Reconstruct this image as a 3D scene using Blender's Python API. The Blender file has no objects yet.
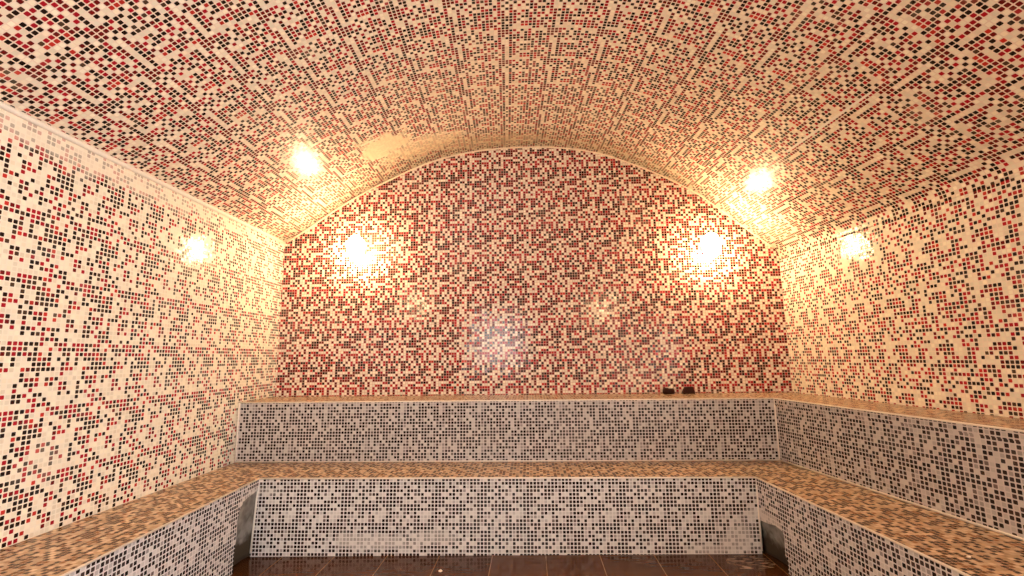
import bpy, bmesh, math, random
from mathutils import Matrix, Vector
R = random.Random(5)
C = bpy.context.scene.collection
TILE = 0.025                       # mosaic pitch, sheets of 13 x 13

# ------------------------------------------------------------------ room
F_PX, PITCH, YAW, ROLL, EYE = 471.9, 0.14643, -0.03769, -0.01179, 1.34317
YB, YU, YL, Y0 = 4.635, 4.030, 3.509, -1.80
HS, HU = 0.50, 0.991
def XL(y):  return -2.5127 - 0.02632 * (y - YB)
def XR(y):  return 2.4500 - 0.07758 * (y - YB)
def XRU(y): return 1.9829 - 0.12990 * (y - YU)
def XRL(y): return 1.5523 - 0.06931 * (y - YL)
YR0 = 0.35                          # where the right-hand benches end, by the side doorway
G = .0015
YF = Y0 + .002
def FZ(x): return -0.008 * (1.5 - x)          # the floor falls slightly to the left
def XLL(y): return -1.9814 - 0.05701 * (y - YL)
PROFILE = [(-2.504, 2.535), (-2.483, 2.548), (-2.334, 2.637), (-2.17, 2.752), (-1.947, 2.905), (-1.640, 3.085), (-1.357, 3.222),
           (-1.183, 3.302), (-0.988, 3.376), (-0.763, 3.435), (-0.497, 3.480), (-0.23, 3.501), (0.06, 3.504), (0.298, 3.492),
           (0.499, 3.466), (0.707, 3.425), (0.879, 3.369), (1.098, 3.280), (1.315, 3.181), (1.528, 3.068), (1.700, 2.963),
           (1.88, 2.822), (2.101, 2.636), (2.238, 2.519), (2.342, 2.437), (2.418, 2.372), (2.448, 2.326), (2.457, 2.269)]

def vault_profile(n=3):
    """smooth (Catmull-Rom) outline of the vault, left spring to right spring"""
    P = [Vector(p) for p in PROFILE]
    out = []
    for i in range(len(P) - 1):
        a, b, c, d = P[max(i-1, 0)], P[i], P[i+1], P[min(i+2, len(P)-1)]
        for k in range(n):
            t = k / n
            out.append(0.5 * ((2*b) + (c-a)*t + (2*a-5*b+4*c-d)*t*t + (3*b-a-3*c+d)*t**3))
    out.append(P[-1])
    return out
VP = vault_profile()
SPL, SPR = PROFILE[0][1], PROFILE[-1][1]
def vx(x, y):
    s = (x - PROFILE[0][0]) / (PROFILE[-1][0] - PROFILE[0][0])
    return XL(y) + s * (XR(y) - XL(y))

# ------------------------------------------------------------------ helpers
def tag(o, label=None, cat=None, group=None, kind=None):
    for k, v in (('label', label), ('category', cat), ('group', group), ('kind', kind)):
        if v: o[k] = v
    return o

def link(name, bm, mat, parent=None, smooth=False):
    me = bpy.data.meshes.new(name)
    bm.to_mesh(me); bm.free()
    me.materials.append(mat)
    for p in me.polygons: p.use_smooth = smooth
    o = bpy.data.objects.new(name, me); C.objects.link(o)
    if parent: o.parent = parent
    return o

def empty(name, loc=(0, 0, 0)):
    o = bpy.data.objects.new(name, None); C.objects.link(o)
    o.location = loc; o.empty_display_size = 0.1
    return o

def new_bm():
    bm = bmesh.new(); bm.loops.layers.uv.new('UVMap'); return bm

def slab(bm, pts, off, uv):
    """solid panel: outline pts is the face one sees, off the vector to its hidden side; uv(p) in tile units"""
    L = bm.loops.layers.uv.active
    off = Vector(off)
    a = [bm.verts.new(p) for p in pts]
    b = [bm.verts.new(Vector(p) + off) for p in pts]
    fs = [bm.faces.new(a), bm.faces.new(list(reversed(b)))]
    n = len(pts)
    for i in range(n):
        j = (i + 1) % n
        fs.append(bm.faces.new((a[j], a[i], b[i], b[j])))
    for f in fs:
        for l in f.loops: l[L].uv = uv(l.vert.co)
    return fs

def finish(bm):
    bmesh.ops.recalc_face_normals(bm, faces=bm.faces)
    return bm

def uv_xz(p): return (p.x / TILE, p.z / TILE)
def uv_yz(p): return (p.y / TILE, p.z / TILE)
def uv_xy(p): return (p.x / TILE, p.y / TILE)
def uv_m(p):  return (p.x, p.y)

def box(bm, lo, hi, bevel=0.0):
    m = Matrix.Translation([(a+b)/2 for a, b in zip(lo, hi)]) @ Matrix.Diagonal([abs(b-a) for a, b in zip(lo, hi)] + [1])
    r = bmesh.ops.create_cube(bm, size=1, matrix=m)
    if bevel:
        es = list({e for v in r['verts'] for e in v.link_edges})
        bmesh.ops.bevel(bm, geom=es, offset=bevel, segments=2, affect='EDGES', profile=0.5)

def bar(bm, pts, r, seg=6):
    """a bead run along the points"""
    rings = []
    for i, p in enumerate(pts):
        p = Vector(p)
        d = (Vector(pts[min(i+1, len(pts)-1)]) - Vector(pts[max(i-1, 0)])).normalized()
        u = d.cross(Vector((0, 0, 1)))
        if u.length < 1e-3: u = d.cross(Vector((0, 1, 0)))
        u.normalize(); w = d.cross(u).normalized()
        rings.append([bm.verts.new(p + r * (math.cos(2*math.pi*k/seg) * u + math.sin(2*math.pi*k/seg) * w)) for k in range(seg)])
    for a, b in zip(rings, rings[1:]):
        for k in range(seg):
            bm.faces.new((a[k], a[(k+1) % seg], b[(k+1) % seg], b[k]))
    bm.faces.new(rings[0]); bm.faces.new(list(reversed(rings[-1])))

def lathe(bm, prof, seg=32, mat=Matrix()):
    """profile of (radius, height) turned about z"""
    rings = []
    for r, z in prof:
        if r < 1e-5: rings.append([bm.verts.new(mat @ Vector((0, 0, z)))])
        else: rings.append([bm.verts.new(mat @ Vector((r*math.cos(2*math.pi*k/seg), r*math.sin(2*math.pi*k/seg), z))) for k in range(seg)])
    for a, b in zip(rings, rings[1:]):
        for k in range(seg):
            q = [a[k % len(a)], a[(k+1) % seg % len(a)], b[(k+1) % seg % len(b)], b[k % len(b)]]
            q = [v for i, v in enumerate(q) if v not in q[:i]]
            if len(q) > 2: bm.faces.new(q)

# ------------------------------------------------------------------ materials
class NT:
    def __init__(s, name):
        s.mat = bpy.data.materials.new(name); s.mat.use_nodes = True
        s.t = s.mat.node_tree; s.t.nodes.clear()
        s.out = s.t.nodes.new('ShaderNodeOutputMaterial')
        s.bsdf = s.t.nodes.new('ShaderNodeBsdfPrincipled')
        s.t.links.new(s.bsdf.outputs[0], s.out.inputs[0])
    def n(s, kind, ins=(), out=0, **props):
        nd = s.t.nodes.new('ShaderNode' + kind)
        for k, v in props.items(): setattr(nd, k, v)
        for i, v in enumerate(ins):
            if v is None: continue
            s.set(nd.inputs[i], v)
        return nd.outputs[out]
    def set(s, sock, v):
        if isinstance(v, bpy.types.NodeSocket): s.t.links.new(v, sock)
        else: sock.default_value = v
    def m(s, op, *a): return s.n('Math', a, operation=op)
    def v(s, op, *a): return s.n('VectorMath', a, operation=op)
    def mix(s, fac, a, b, blend='MIX'):
        nd = s.t.nodes.new('ShaderNodeMix'); nd.data_type = 'RGBA'; nd.blend_type = blend
        s.set(nd.inputs[0], fac); s.set(nd.inputs[6], a); s.set(nd.inputs[7], b)
        return nd.outputs[2]
    def ramp(s, fac, stops, interp='CONSTANT'):
        nd = s.t.nodes.new('ShaderNodeValToRGB'); cr = nd.color_ramp; cr.interpolation = interp
        while len(cr.elements) > 1: cr.elements.remove(cr.elements[-1])
        cr.elements[0].position = stops[0][0]; cr.elements[0].color = (*stops[0][1], 1)
        for p, c in stops[1:]:
            e = cr.elements.new(p); e.color = (*c, 1)
        s.t.links.new(fac, nd.inputs[0])
        return nd.outputs[0]

def mosaic(name, stops, grout, seed, fill=0.80, rough=0.12, tilt=0.020, vary=0.13, stains=(), stain_col=(.78, .66, .50), wear=0.0, spec=.30):
    """square glass mosaic from repeating 13 x 13 sheets, each tile set very slightly askew"""
    k = NT(name)
    uv = k.n('UVMap', uv_map='UVMap')
    cell = k.v('FLOOR', uv)
    fr = k.v('SUBTRACT', uv, cell)
    sx = k.n('SeparateXYZ', [fr], 0); sx_n = sx.node
    # rounded square: distance from the tile centre in a high norm
    def side(sock): return k.m('POWER', k.m('MULTIPLY', k.m('ABSOLUTE', k.m('SUBTRACT', sock, 0.5)), 2.0 / fill), 6.0)
    d = k.m('ADD', side(sx_n.outputs[0]), side(sx_n.outputs[1]))
    inside = k.m('LESS_THAN', d, 1.0)
    # the sheet pattern repeats
    cc = k.n('SeparateXYZ', [cell], 0).node
    def wrap(sock):
        return k.m('FLOORED_MODULO', sock, 13.0)
    sheet = k.n('CombineXYZ', [wrap(cc.outputs[0]), wrap(cc.outputs[1]), float(seed)])
    wn = k.n('TexWhiteNoise', [sheet], 0, noise_dimensions='3D')
    # a few tiles break the sheet's pattern
    loc = k.n('CombineXYZ', [cc.outputs[0], cc.outputs[1], float(seed) + 7.3])
    w2n = k.n('TexWhiteNoise', [loc], 0, noise_dimensions='3D').node
    own = k.m('GREATER_THAN', w2n.outputs[0], 0.88)
    s2 = k.n('SeparateColor', [w2n.outputs[1]], 0).node
    val = k.m('ADD', k.m('MULTIPLY', wn, k.m('SUBTRACT', 1.0, own)), k.m('MULTIPLY', s2.outputs[0], own))
    col = k.ramp(val, stops)
    jit = k.m('ADD', 1.0 - vary, k.m('MULTIPLY', s2.outputs[1], 2 * vary))
    col = k.mix(1.0, col, k.n('CombineColor', [jit, jit, jit]), 'MULTIPLY')
    base = k.mix(inside, (*grout, 1), col)
    pos = k.n('NewGeometry', (), 0); geo = pos.node
    nz = k.n('TexNoise', [pos], 0, noise_dimensions='3D'); nz.node.inputs['Scale'].default_value = 9.0; nz.node.inputs['Detail'].default_value = 5.0
    fac = None
    for (c, r, a) in stains:
        q = k.v('DIVIDE', k.v('SUBTRACT', pos, c), r)
        ln = k.v('LENGTH', q); ln = ln.node.outputs['Value']
        f = k.m('MULTIPLY', k.m('SUBTRACT', 1.0, k.m('ADD', ln, k.m('MULTIPLY', k.m('SUBTRACT', nz, 0.5), 1.6))), 3.0)
        f = k.m('MULTIPLY', k.m('MINIMUM', k.m('MAXIMUM', f, 0.0), 1.0), a)
        fac = f if fac is None else k.m('MAXIMUM', fac, f)
    if wear:
        n2 = k.n('TexNoise', [pos], 0); n2.node.inputs['Scale'].default_value = 2.2; n2.node.inputs['Detail'].default_value = 6.0; n2.node.inputs['Roughness'].default_value = 0.65
        f = k.m('MULTIPLY', k.m('MINIMUM', k.m('MAXIMUM', k.m('MULTIPLY', k.m('SUBTRACT', n2, 0.56), 5.0), 0.0), 1.0), wear)
        fac = f if fac is None else k.m('MAXIMUM', fac, f)
    if fac is not None:
        base = k.mix(fac, base, (*stain_col, 1))
    k.set(k.bsdf.inputs['Base Color'], base)
    rg = k.m('ADD', 0.55, k.m('MULTIPLY', inside, rough - 0.55))
    if fac is not None: rg = k.m('ADD', rg, k.m('MULTIPLY', fac, 0.25))
    k.bsdf.inputs['Specular IOR Level'].default_value = spec
    k.set(k.bsdf.inputs['Roughness'], rg)
    dn = k.v('MULTIPLY', k.v('SUBTRACT', w2n.outputs[1], (0.5, 0.5, 0.5)), (2*tilt, 2*tilt, 2*tilt))
    nrm = k.v('NORMALIZE', k.v('ADD', geo.outputs['Normal'], dn))
    k.set(k.bsdf.inputs['Normal'], nrm)
    return k.mat

def plain(name, col, rough=0.5, metal=0.0, noise=0.0, scale=20.0, dark=None, spec=.5):
    k = NT(name)
    k.bsdf.inputs['Specular IOR Level'].default_value = spec
    if noise:
        pos = k.n('NewGeometry', (), 0)
        nz = k.n('TexNoise', [pos], 0); nz.node.inputs['Scale'].default_value = scale; nz.node.inputs['Detail'].default_value = 6.0
        d = dark or tuple(c * (1 - noise) for c in col)
        k.set(k.bsdf.inputs['Base Color'], k.ramp(nz, [(0.32, d), (0.68, col)], 'LINEAR'))
    else: k.bsdf.inputs['Base Color'].default_value = (*col, 1)
    k.bsdf.inputs['Roughness'].default_value = rough
    k.bsdf.inputs['Metallic'].default_value = metal
    return k.mat

CREAM, CREAM2 = (.81, .735, .595), (.79, .69, .54)
RED, RED2, MAROON = (.36, .007, .018), (.48, .026, .020), (.14, .006, .007)
BLACK, SMOKE = (.014, .005, .003), (.065, .032, .018)
RED_MIX = [(0, CREAM), (.28, CREAM2), (.42, RED), (.60, RED2), (.66, MAROON), (.84, BLACK), (.96, SMOKE)]
VAULT_MIX = [(0, CREAM), (.24, CREAM2), (.37, RED), (.57, RED2), (.63, MAROON), (.80, BLACK), (.96, SMOKE)]
SIDE_MIX = [(0, CREAM), (.36, CREAM2), (.49, RED), (.67, RED2), (.73, MAROON), (.79, BLACK), (.95, SMOKE)]
GREY_MIX = [(0, (.62, .57, .54)), (.18, (.50, .46, .44)), (.30, (.34, .30, .29)), (.36, (.16, .12, .11)), (.41, (.018, .011, .010)), (.85, (.050, .030, .026))]
SEAT_MIX = [(0, (.68, .52, .36)), (.32, (.54, .38, .24)), (.48, (.28, .14, .065)), (.58, (.12, .055, .024)), (.80, (.05, .022, .012))]
GROUT = (.81, .735, .61)

M = {}
M['wall_back'] = mosaic('red_mosaic_back', RED_MIX, (.58, .36, .29), 1, fill=.86, wear=.15)
M['wall_left'] = mosaic('red_mosaic_left', SIDE_MIX, GROUT, 2, fill=.77, stains=[((-2.45, 2.5, 2.50), (.6, 1.6, .14), .55), ((-2.45, 1.0, 2.50), (.6, .9, .10), .6)], stain_col=(.80, .70, .58), wear=.25)
M['wall_right'] = mosaic('red_mosaic_right', SIDE_MIX, (.78, .66, .54), 3, fill=.78, wear=.2)
M['vault'] = mosaic('red_mosaic_vault', VAULT_MIX, (.76, .62, .50), 4, fill=.80, wear=.25, spec=.2, rough=.2,
                    stains=[((-1.30, 3.97, 3.23), (.30, .22, .3), .9), ((-1.0, 4.25, 3.35), (.55, .22, .3), .62), ((-.35, 4.45, 3.5), (.75, .16, .2), .32), ((1.0, 4.5, 3.3), (1.3, .12, .6), .22)], stain_col=(.82, .68, .46))
M['riser'] = mosaic('grey_mosaic', GREY_MIX, (.70, .64, .62), 5, fill=.76, rough=.2, wear=.12, stain_col=(.66, .60, .56),
                    stains=[((-1.10, YL, .075), (.34, .3, .07), .5), ((-.75, YL, .10), (.22, .3, .05), .4), ((1.40, YL, .10), (.16, .3, .13), .5), ((1.2, YL, .03), (.2, .3, .05), .5),
                            ((XLL(3.4), 3.42, .41), (.2, .16, .05), .5), ((XRL(3.4), 3.40, .26), (.2, .17, .05), .6)])
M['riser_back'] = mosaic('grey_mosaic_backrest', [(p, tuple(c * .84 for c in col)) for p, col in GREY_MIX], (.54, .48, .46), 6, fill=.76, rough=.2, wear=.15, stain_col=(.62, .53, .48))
M['seat'] = mosaic('brown_mosaic', SEAT_MIX, (.42, .26, .14), 8, fill=.86, rough=.2, vary=.25)
M['grout'] = plain('grout', (.80, .73, .64), .7)
M['grout_warm'] = plain('grout_warm', (.78, .62, .45), .7)
def cement_material():
    k = NT('bare_cement')
    pos = k.n('NewGeometry', (), 0)
    nz = k.n('TexNoise', [pos], 0); nz.node.inputs['Scale'].default_value = 14.0; nz.node.inputs['Detail'].default_value = 7.0
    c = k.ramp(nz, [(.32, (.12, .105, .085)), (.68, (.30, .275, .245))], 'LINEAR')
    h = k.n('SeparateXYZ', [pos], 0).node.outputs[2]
    low_dark = k.m('MULTIPLY', k.m('SUBTRACT', .17, k.m('ADD', h, k.m('MULTIPLY', k.m('SUBTRACT', nz, .5), .25))), 12.0)
    low_dark = k.m('MINIMUM', k.m('MAXIMUM', low_dark, 0.0), 1.0)          # darker brown towards the floor, with an uneven edge
    k.set(k.bsdf.inputs['Base Color'], k.mix(low_dark, c, (.055, .036, .018, 1)))
    k.bsdf.inputs['Roughness'].default_value = .8
    return k.mat
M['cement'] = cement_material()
M['porcelain'] = plain('porcelain', (.75, .70, .62), .3)
M['dark_brown'] = plain('dark_brown_glaze', (.035, .008, .004), .5, noise=.4, scale=60, spec=.12)
M['soap'] = plain('pale_soap', (.80, .68, .56), .5)
M['chip'] = plain('plaster_chip', (.85, .76, .64), .8)
M['door_wood'] = plain('door_paint', (.55, .45, .36), .4)
M['steel'] = plain('brushed_steel', (.6, .6, .6), .3, 1.0)

def floor_material():
    k = NT('brown_floor_tiles')
    pos = k.n('NewGeometry', (), 0)
    br = k.n('TexBrick', [k.v('ADD', pos, (10 * .37 - .083 + .003, 10 * .60 - 3.03, 0))], 0, offset=0.0, squash=1.0).node
    br.inputs['Color1'].default_value = (.085, .028, .007, 1); br.inputs['Color2'].default_value = (.060, .019, .005, 1); br.inputs['Mortar'].default_value = (.40, .24, .11, 1)
    for nm, v in (('Scale', 1.0), ('Mortar Size', .0025), ('Mortar Smooth', .1), ('Bias', 0.0), ('Brick Width', .37), ('Row Height', .60)): br.inputs[nm].default_value = v
    nz = k.n('TexNoise', [k.v('MULTIPLY', pos, (2.0, 14.0, 1.0))], 0); nz.node.inputs['Scale'].default_value = 3.0; nz.node.inputs['Detail'].default_value = 6.0
    c = k.mix(k.m('MULTIPLY', nz, .55), br.outputs[0], (.12, .042, .010, 1))
    # a patch of pale broken streaks near the right corner
    n2 = k.n('TexNoise', [k.v('MULTIPLY', pos, (9.0, 40.0, 1.0))], 0); n2.node.inputs['Scale'].default_value = 1.6; n2.node.inputs['Detail'].default_value = 3.0
    ln = k.v('LENGTH', k.v('DIVIDE', k.v('SUBTRACT', pos, (1.41, 3.37, 0)), (.15, .11, .5))).node.outputs['Value']
    f = k.m('MULTIPLY', k.m('LESS_THAN', ln, 1.0), k.m('MINIMUM', k.m('MAXIMUM', k.m('MULTIPLY', k.m('SUBTRACT', n2, .54), 14.0), 0.0), .8))
    c = k.mix(f, c, (.55, .42, .30, 1))
    k.set(k.bsdf.inputs['Base Color'], c)
    k.bsdf.inputs['Roughness'].default_value = .13
    k.bsdf.inputs['Specular IOR Level'].default_value = .2
    return k.mat
M['floor'] = floor_material()

def emitter(name, col, strength):
    k = NT(name)
    k.bsdf.inputs['Base Color'].default_value = (.9, .85, .75, 1)
    k.bsdf.inputs['Roughness'].default_value = .3
    k.bsdf.inputs['Emission Color'].default_value = (*col, 1)
    k.bsdf.inputs['Emission Strength'].default_value = strength
    return k.mat
GLOBE_COL, GLOBE_STR = (1.0, .74, .38), 70.0
M['globe'] = emitter('lit_opal_glass', GLOBE_COL, GLOBE_STR)

def pane_material():
    k = NT('door_glass')
    tr = k.n('BsdfTransparent', [(.95, .97, .97, 1)]); gl = k.n('BsdfGlossy', [(1, 1, 1, 1), .02])
    fr = k.n('Fresnel', [1.45])
    mx = k.n('MixShader', [fr, tr, gl])
    k.t.links.new(mx, k.out.inputs[0])
    return k.mat
M['pane'] = pane_material()

# ------------------------------------------------------------------ the shell
WT = 0.12
def struct(name, bm, mat, smooth=False):
    return tag(link(name, finish(bm), mat, None, smooth), kind='structure')

bm = new_bm()
slab(bm, [(x, y, FZ(x)) for x, y in ((XL(Y0)-.2, Y0-.3), (XR(Y0)+1.0, Y0-.3), (XR(Y0)+1.0, YB+.15), (XL(Y0)-.2, YB+.15))], (0, 0, -.1), uv_m)
struct('floor', bm, M['floor'])

bm = new_bm()
slab(bm, [(XR(YB)+.03, YB, 0), (XL(YB)-.03, YB, 0), (XL(YB)-.03, YB, SPL)] + [(p.x, YB, p.y) for p in VP] + [(XR(YB)+.03, YB, SPR)], (0, WT, 0), uv_xz)
struct('wall_back', bm, M['wall_back'])
bm = new_bm()
slab(bm, [(XL(Y0), Y0, -.05), (XL(YB), YB, -.05), (XL(YB), YB, SPL), (XL(Y0), Y0, SPL)], (-WT, 0, 0), uv_yz)
struct('wall_left', bm, M['wall_left'])
bm = new_bm()
EY0, EY1, EH = -1.45, -.15, 2.15   # a doorway in this wall, beside the camera
slab(bm, [(XR(Y0), Y0, 0), (XR(EY0), EY0, 0), (XR(EY0), EY0, EH), (XR(EY1), EY1, EH), (XR(EY1), EY1, 0), (XR(YB), YB, 0), (XR(YB), YB, SPR), (XR(Y0), Y0, SPR)], (.28, 0, 0), uv_yz)
struct('wall_right', bm, M['wall_right'])

# barrel vault: inner and outer skin
bm = new_bm(); UVL = bm.loops.layers.uv.active
ys = [Y0 + (YB - Y0) * i / 12 for i in range(13)]
arc = [0.0]
for a, b in zip(VP, VP[1:]): arc.append(arc[-1] + (b - a).length)
cen = Vector((0, 1.2))
inner = [[bm.verts.new((vx(p.x, y), y, p.y)) for p in VP] for y in ys]
outer = [[bm.verts.new((vx(p.x, y) + .12 * (p - cen).normalized().x, y, p.y + .12 * (p - cen).normalized().y)) for p in VP] for y in ys]
def q(vs, uvs, flip=False):
    if flip: vs, uvs = vs[::-1], uvs[::-1]
    f = bm.faces.new(vs)
    for l, u in zip(f.loops, uvs): l[UVL].uv = u
for i in range(12):
    for j in range(len(VP) - 1):
        us = [(arc[j]/TILE, ys[i]/TILE), (arc[j+1]/TILE, ys[i]/TILE), (arc[j+1]/TILE, ys[i+1]/TILE), (arc[j]/TILE, ys[i+1]/TILE)]
        q([inner[i][j], inner[i][j+1], inner[i+1][j+1], inner[i+1][j]], us, True)
        q([outer[i][j], outer[i][j+1], outer[i+1][j+1], outer[i+1][j]], us)
    for j in (0, len(VP)-1):
        q([inner[i][j], inner[i+1][j], outer[i+1][j], outer[i][j]], [(0, 0)]*4, j != 0)
for i in (0, 12):
    for j in range(len(VP) - 1):
        q([inner[i][j], inner[i][j+1], outer[i][j+1], outer[i][j]], [(0, 0)]*4, i == 0)
struct('ceiling', bm, M['vault'], True)

# front wall behind the camera, with a glazed door
DX0, DX1, DH = -1.42, -.12, 2.42
bm = new_bm()
top = [(vx(p.x, Y0), Y0, p.y) for p in VP]
slab(bm, [(XL(Y0), Y0, 0), (DX0, Y0, 0), (DX0, Y0, DH), (DX1, Y0, DH), (DX1, Y0, 0), (XR(Y0), Y0, 0)] + top[::-1], (0, -WT, 0), uv_xz)
struct('wall_front', bm, M['wall_right'])
bm = new_bm()
for lo, hi in (((DX0, Y0-.10, 0), (DX0+.10, Y0-.04, DH)), ((DX1-.10, Y0-.10, 0), (DX1, Y0-.04, DH)),
               ((DX0+.10, Y0-.10, DH-.12), (DX1-.10, Y0-.04, DH)), ((DX0+.10, Y0-.10, 0), (DX1-.10, Y0-.04, 1.15))):
    box(bm, lo, hi)
door = struct('door_1', bm, M['door_wood'])
bm = new_bm(); box(bm, (DX0+.10, Y0-.075, 1.15), (DX1-.10, Y0-.069, DH-.12))
link('door_pane', bm, M['pane'], door)
bm = new_bm(); bar(bm, [(DX1-.05, Y0-.04, 1.05), (DX1-.05, Y0+.02, 1.05), (DX1-.16, Y0+.02, 1.05)], .011, 10)
link('door_handle', finish(bm), M['steel'], door, True)

bm = new_bm()
for lo, hi in (((XR(EY0)-.012, EY0-.07, 0), (XR(EY0)+.02, EY0, EH+.07)), ((XR(EY1)-.012, EY1, 0), (XR(EY1)+.02, EY1+.07, EH+.07)), ((XR(EY0)-.012, EY0, EH), (XR(EY0)+.02, EY1, EH+.07))):
    box(bm, lo, hi)
struct('door_2', bm, M['door_wood'])

# grout beads in the angles of the shell
bm = new_bm(); bar(bm, [(p.x, YB - .004, p.y - .004) for p in VP[3:-7]], .011); struct('trim_1', bm, M['grout_warm'], True)
bm = new_bm(); bar(bm, [(XL(y) + .006, y, SPL - .004) for y in ys], .016); struct('trim_2', bm, M['grout'], True)
bm = new_bm()
def vz(x):
    for a, b in zip(VP, VP[1:]):
        if a.x <= x <= b.x: return a.y + (b.y - a.y) * (x - a.x) / (b.x - a.x)
slab(bm, [(vx(1.850, 3.42), 3.42, vz(1.850) - .0012), (vx(1.852, 2.62), 2.62, vz(1.850) - .0012), (vx(1.863, 2.62), 2.62, vz(1.864) - .0012), (vx(1.864, 3.42), 3.42, vz(1.864) - .0012)], (.002, 0, .004), uv_m)
struct('trim_3', bm, M['grout'])

# ------------------------------------------------------------------ the low seating bench (three sides of the room)
bench = tag(empty('tiled_bench', (0, 3.7, 0)), 'low U-shaped built-in bench with brown mosaic seat and grey mosaic front, standing on the floor', 'bench')
def child(name, bm, mat, parent, smooth=False):
    o = link(name, finish(bm), mat, parent, smooth)
    o.matrix_parent_inverse = Matrix.Translation(parent.location).inverted()
    return o
T = .05
bm = new_bm()
YL2 = YL
slab(bm, [(XLL(YF), YF, HS), (XLL(YL2), YL2, HS), (XRL(YL2), YL2, HS), (XRL(YR0), YR0, HS), (XRU(YR0)-G, YR0, HS), (XRU(YU)-G, YU-G, HS), (XL(YU)+G, YU-G, HS), (XL(YF)+G, YF, HS)], (0, 0, -T), uv_xy)
child('seat', bm, M['seat'], bench)
bm = new_bm()
slab(bm, [(XLL(YL)-.028, YL-.006, FZ(XLL(YL))), (XRL(YL), YL, 0), (XRL(YL), YL, HS-T), (XLL(YL), YL, HS-T)], (0, T, 0), uv_xz)
for s_ in (0,):   # the tiled nosing of the seat front
    slab(bm, [(XLL(YL), YL-.003, HS-T), (XRL(YL), YL-.003, HS-T), (XRL(YL), YL-.003, HS-.004), (XLL(YL), YL-.003, HS-.004)], (0, .0029, 0), uv_xz)
child('riser', bm, M['riser'], bench)
def side_riser(Xf, sgn, notch, y0):
    bm = new_bm()
    zf = FZ(Xf(3.2))
    pts = [(y0, zf)] + [(y, zf if z == 0 else z) for y, z in notch] + [(YL, HS-T), (y0, HS-T)]
    slab(bm, [(Xf(y), y, z) for y, z in pts], (sgn * T, 0, 0), uv_yz)
    slab(bm, [(Xf(y) - sgn*.003, y, z) for y, z in ((y0, HS-T), (YL-.003, HS-T), (YL-.003, HS-.004), (y0, HS-.004))], (sgn*.0029, 0, 0), uv_yz)
    child('riser', bm, M['riser'], bench)
LN = [(3.235, 0), (3.24, .10), (3.255, .20), (3.25, .29), (3.275, .36), (3.33, .40), (3.40, .41), (YL, .42)]
RN = [(3.215, 0), (3.21, .07), (3.235, .10), (3.225, .20), (3.24, .235), (3.32, .245), (3.40, .23), (YL, .22)]
side_riser(XLL, -1, LN, YF)
side_riser(XRL, 1, RN, YR0)
bm = new_bm()
slab(bm, [(XRL(YR0), YR0, 0), (XRU(YR0+T)-G, YR0, 0), (XRU(YR0+T)-G, YR0, HS-T), (XRL(YR0), YR0, HS-T)], (0, T, 0), uv_xz)
child('riser', bm, M['riser'], bench)
def recess(Xf, sgn, h, depth):
    """broken-out corner showing rough bare cement"""
    bm = new_bm(); rows = []
    n, m = 10, 12
    for i in range(n + 1):
        y = 3.15 + (YL + .03 - 3.15) * i / n
        row = []
        for j in range(m + 1):
            z = FZ(Xf(y)) + (h + .03 - FZ(Xf(y))) * j / m
            t = min(1.0, max(0.0, 1.12 - 1.25 * j / m)); e_ = math.sin(math.pi * min(1, max(0, (y - 3.15) / (YL - 3.15))) ) ** .5
            d = .010 + depth * t * (.35 + .65 * e_) + R.uniform(-.005, .005)
            row.append(bm.verts.new((Xf(y) + sgn * d, y, z)))
        rows.append(row)
    for a, b in zip(rows, rows[1:]):
        for j in range(m): bm.faces.new((a[j], b[j], b[j+1], a[j+1]))
    ret = bmesh.ops.extrude_face_region(bm, geom=bm.faces[:])
    for v in ret['geom']:
        if isinstance(v, bmesh.types.BMVert): v.co.x += sgn * .05
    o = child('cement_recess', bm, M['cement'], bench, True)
    o['label'] = 'bare grey cement in the broken corner'
recess(XLL, -1, .42, .055)
recess(XRL, 1, .25, .05)
bm = new_bm(); e = .006
bar(bm, [(XLL(YF), YF, HS-.003), (XLL(YL), YL, HS-.003)], e); bar(bm, [(XLL(YL), YL, HS-.003), (XRL(YL), YL, HS-.003)], e); bar(bm, [(XRL(YL), YL, HS-.003), (XRL(YR0), YR0, HS-.003)], e)
bar(bm, [(XLL(YL), YL, HS), (XLL(YL)-.026, YL-.005, -.005)], .008); bar(bm, [(XRL(YL), YL, HS), (XRL(YL), YL, .02)], .007)
o = child('edge_grout', bm, M['grout'], bench, True); o['label'] = 'pale grout bead along the edges'

# ------------------------------------------------------------------ the raised ledge behind it (back and right)
ledge = tag(empty('tiled_ledge', (0, 4.3, 0)), 'raised ledge with grey mosaic front, running along the back and right walls', 'ledge')
bm = new_bm()
slab(bm, [(XL(YU)+G, YU, HU), (XRU(YU), YU, HU), (XRU(YR0), YR0, HU), (XR(YR0)-G, YR0, HU), (XR(YB)-G, YB-G, HU), (XL(YB)+G, YB-G, HU)], (0, 0, -T), uv_xy)
child('ledge_top', bm, M['seat'], ledge)
bm = new_bm()
slab(bm, [(XL(YU)+G, YU, 0), (XRU(YU), YU, 0), (XRU(YU), YU, HU-T), (XL(YU)+G, YU, HU-T)], (0, T, 0), uv_xz)
slab(bm, [(XL(YU)+G, YU-.003, HU-T), (XRU(YU), YU-.003, HU-T), (XRU(YU), YU-.003, HU-.004), (XL(YU)+G, YU-.003, HU-.004)], (0, .0029, 0), uv_xz)
child('riser', bm, M['riser_back'], ledge)
bm = new_bm()
slab(bm, [(XRU(YR0), YR0, 0), (XRU(YU), YU, 0), (XRU(YU), YU, HU-T), (XRU(YR0), YR0, HU-T)], (T, 0, 0), uv_yz)
slab(bm, [(XRU(YR0)-.003, YR0, HU-T), (XRU(YU)-.003, YU-.003, HU-T), (XRU(YU)-.003, YU-.003, HU-.004), (XRU(YR0)-.003, YR0, HU-.004)], (.0029, 0, 0), uv_yz)
child('riser', bm, M['riser_back'], ledge)
bm = new_bm()
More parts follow.
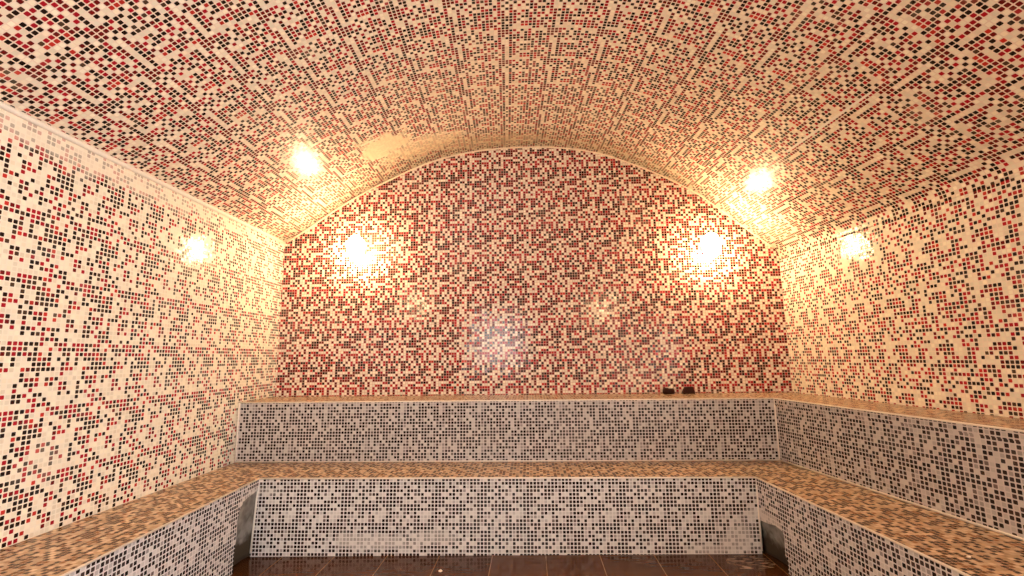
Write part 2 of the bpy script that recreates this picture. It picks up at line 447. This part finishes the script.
slab(bm, [(XRU(YR0), YR0, 0), (XR(YR0+T)-G, YR0, 0), (XR(YR0+T)-G, YR0, HU-T), (XRU(YR0), YR0, HU-T)], (0, T, 0), uv_xz)
child('riser', bm, M['riser_back'], ledge)
bm = new_bm()
bar(bm, [(XL(YU)+.009, YU, HU-.003), (XRU(YU), YU, HU-.003)], e); bar(bm, [(XRU(YU), YU, HU-.003), (XRU(YR0), YR0, HU-.003)], e)
bar(bm, [(XRU(YU), YU, HU), (XRU(YU), YU, HS+.002)], .007)
bar(bm, [(XL(YU)+.0105, YU-.004, HU), (XL(YU)+.0105, YU-.004, HS+.002)], .008)
bar(bm, [(XL(YU)+.009, YU-.003, HS+.0065), (XRU(YU), YU-.003, HS+.0065)], .005); bar(bm, [(XRU(YU), YU, HS+.0075), (XRU(YR0), YR0, HS+.0075)], .006)
o = child('edge_grout', bm, M['grout'], ledge, True); o['label'] = 'pale grout bead along the edges'

# ------------------------------------------------------------------ the two wall lamps
def wall_lamp(x, z, label, y=YB, turn=0.0):
    t = tag(empty('wall_lamp', (x, y, z)), label, 'lamp', 'lit globe lamps on the walls')
    t.rotation_euler.z = turn
    bm = new_bm(); lathe(bm, [(0, .0), (.055, .0), (.058, .006), (.054, .014), (.030, .022), (0, .024)], 32, Matrix.Rotation(math.pi/2, 4, 'X'))
    o = link('wall_plate', finish(bm), M['porcelain'], t, True)
    bm = new_bm(); bar(bm, [(0, -.015, 0), (0, -.060, 0)], .022, 20)
    link('neck', finish(bm), M['porcelain'], t, True)
    bm = new_bm()                                                   # porcelain cup round the back of the globe, leaning over it
    cup = [(.030, -.086), (.062, -.078), (.086, -.056), (.096, -.022), (.097, .006), (.093, .006), (.091, -.020), (.080, -.052), (.058, -.072), (.030, -.080)]
    lathe(bm, cup + cup[:1], 36, Matrix.Translation((0, -.098, .030)) @ Matrix.Rotation(math.radians(104), 4, 'X') @ Matrix.Diagonal((.92, .92, .62, 1)))
    link('cup', finish(bm), M['porcelain'], t, True)
    bm = new_bm()
    prof = [(0, .125), (.020, .123), (.040, .114), (.058, .096), (.072, .068), (.080, .030), (.081, -.005), (.076, -.045), (.064, -.080), (.046, -.104), (.024, -.117), (0, -.120)]
    lathe(bm, prof, 36, Matrix.Translation((0, -.135, 0)))
    g = link('glass_globe', finish(bm), M['globe'], t, True); g['label'] = 'glowing oval glass globe'
    return t
wall_lamp(-1.715, 2.437, 'lit oval globe lamp on the back wall, above the left part of the ledge')
wall_lamp(1.755, 2.385, 'lit oval globe lamp on the back wall, above the right part of the ledge')

wall_lamp(XL(-.2) + .003, 2.42, 'lit oval globe lamp on the left wall beside the viewer', -.2, math.pi/2)
wall_lamp(1.67, 2.50, 'lit oval globe lamp on the front wall behind the viewer', Y0 + .003, math.pi)

# ------------------------------------------------------------------ small things
def dish(x, y, label):
    t = tag(empty('soap_dish', (x, y, HU)), label, 'dish')
    return t
# rounded dark dish holding a pale lump
d1 = dish(1.280, YB - .085, 'small dark brown dish holding a pale lump, on the back ledge against the red wall')
bm = new_bm(); lathe(bm, [(0, 0), (.046, 0), (.056, .010), (.054, .030), (.047, .052), (.042, .054), (.045, .034), (.040, .024), (0, .022)], 28)
link('bowl', finish(bm), M['dark_brown'], d1, True)
soap = tag(empty('soap_lump', (1.300, YB - .085, HU + .022)), 'small pale rounded lump lying in the dark brown dish on the ledge', 'soap')
bm = new_bm(); lathe(bm, [(0, 0), (.012, .001), (.019, .014), (.020, .034), (.014, .050), (0, .054)], 20)
link('lump', finish(bm), M['soap'], soap, True)
# tapering dark block
d2 = tag(empty('brown_block', (1.460, YB - .085, HU)), 'small dark brown block tapering towards its top, on the back ledge right of the dish', 'block')
bm = new_bm()
vb = [bm.verts.new(p) for p in ((-.058, -.033, 0), (.055, -.033, 0), (.055, .033, 0), (-.058, .033, 0))]
vm = [bm.verts.new(p) for p in ((-.052, -.031, .018), (.053, -.031, .018), (.053, .031, .018), (-.052, .031, .018))]
vt = [bm.verts.new(p) for p in ((-.030, -.024, .062), (.042, -.024, .066), (.042, .024, .066), (-.030, .024, .062))]
bm.faces.new(vb[::-1]); bm.faces.new(vt)
for a, b in ((vb, vm), (vm, vt)):
    for i in range(4): bm.faces.new((a[i], a[(i+1) % 4], b[(i+1) % 4], b[i]))
bmesh.ops.bevel(bm, geom=bm.edges[:], offset=.006, segments=2, affect='EDGES', profile=.5)
link('body', finish(bm), M['dark_brown'], d2, True)

def chip(x, y, z, s, label):
    bm = new_bm()
    bmesh.ops.create_icosphere(bm, subdivisions=2, radius=s)
    for v in bm.verts:
        v.co = v.co * R.uniform(.8, 1.15); v.co.z *= .55
    lo = min(v.co.z for v in bm.verts)
    for v in bm.verts: v.co.z -= lo
    o = link('plaster_chip', bm, M['chip'], None, True); o.location = (x, y, z)
    tag(o, label, 'chip', 'stray chips of plaster')
chip(-.605, 3.25, FZ(-.605), .013, 'tiny pale plaster chip lying on the brown tiled floor')
chip(1.80, 2.17, HS, .008, 'tiny pale plaster chip lying on the brown seat of the bench')

# ------------------------------------------------------------------ light
sc = bpy.context.scene
ld = bpy.data.lights.new('daylight', 'AREA'); ld.shape = 'RECTANGLE'; ld.size = 1.2; ld.size_y = 1.25
ld.energy = 34.0; ld.color = (1.0, .97, .93)
lo = bpy.data.objects.new('daylight', ld); C.objects.link(lo)
lo.location = (-.77, Y0 - .16, 1.75); lo.rotation_euler = (math.pi/2, 0, 0)   # beyond the door's pane, shining in

l2 = bpy.data.lights.new('doorway_daylight', 'AREA'); l2.shape = 'RECTANGLE'; l2.size = 1.2; l2.size_y = 2.0
l2.energy = 120.0; l2.color = (.92, .96, 1.0)
o2 = bpy.data.objects.new('doorway_daylight', l2); C.objects.link(o2)
o2.location = (XR(-.8) + .34, -.8, 1.08); o2.rotation_euler = (math.pi/2, 0, math.pi/2)   # outside the side doorway, shining in

w = bpy.data.worlds.new('World'); sc.world = w; w.use_nodes = True
w.node_tree.nodes['Background'].inputs[0].default_value = (.9, .93, 1, 1)
w.node_tree.nodes['Background'].inputs[1].default_value = .3

# ------------------------------------------------------------------ camera
cam = bpy.data.cameras.new('Camera'); cam.sensor_width = 36.0; cam.lens = F_PX / 1024 * 36.0; cam.clip_start = .02
co = bpy.data.objects.new('Camera', cam); C.objects.link(co)
co.matrix_world = Matrix.Translation((0, 0, EYE)) @ Matrix.Rotation(-YAW, 4, 'Z') @ Matrix.Rotation(math.pi/2 + PITCH, 4, 'X') @ Matrix.Rotation(ROLL, 4, 'Z')
sc.camera = co

sc.cycles.max_bounces = 12; sc.cycles.diffuse_bounces = 8; sc.cycles.glossy_bounces = 4
sc.cycles.sample_clamp_indirect = 8.0
vs = sc.view_settings
vs.view_transform = 'Standard'; vs.look = 'None'; vs.gamma = 1.0; vs.use_curve_mapping = False
vs.exposure = 1.15
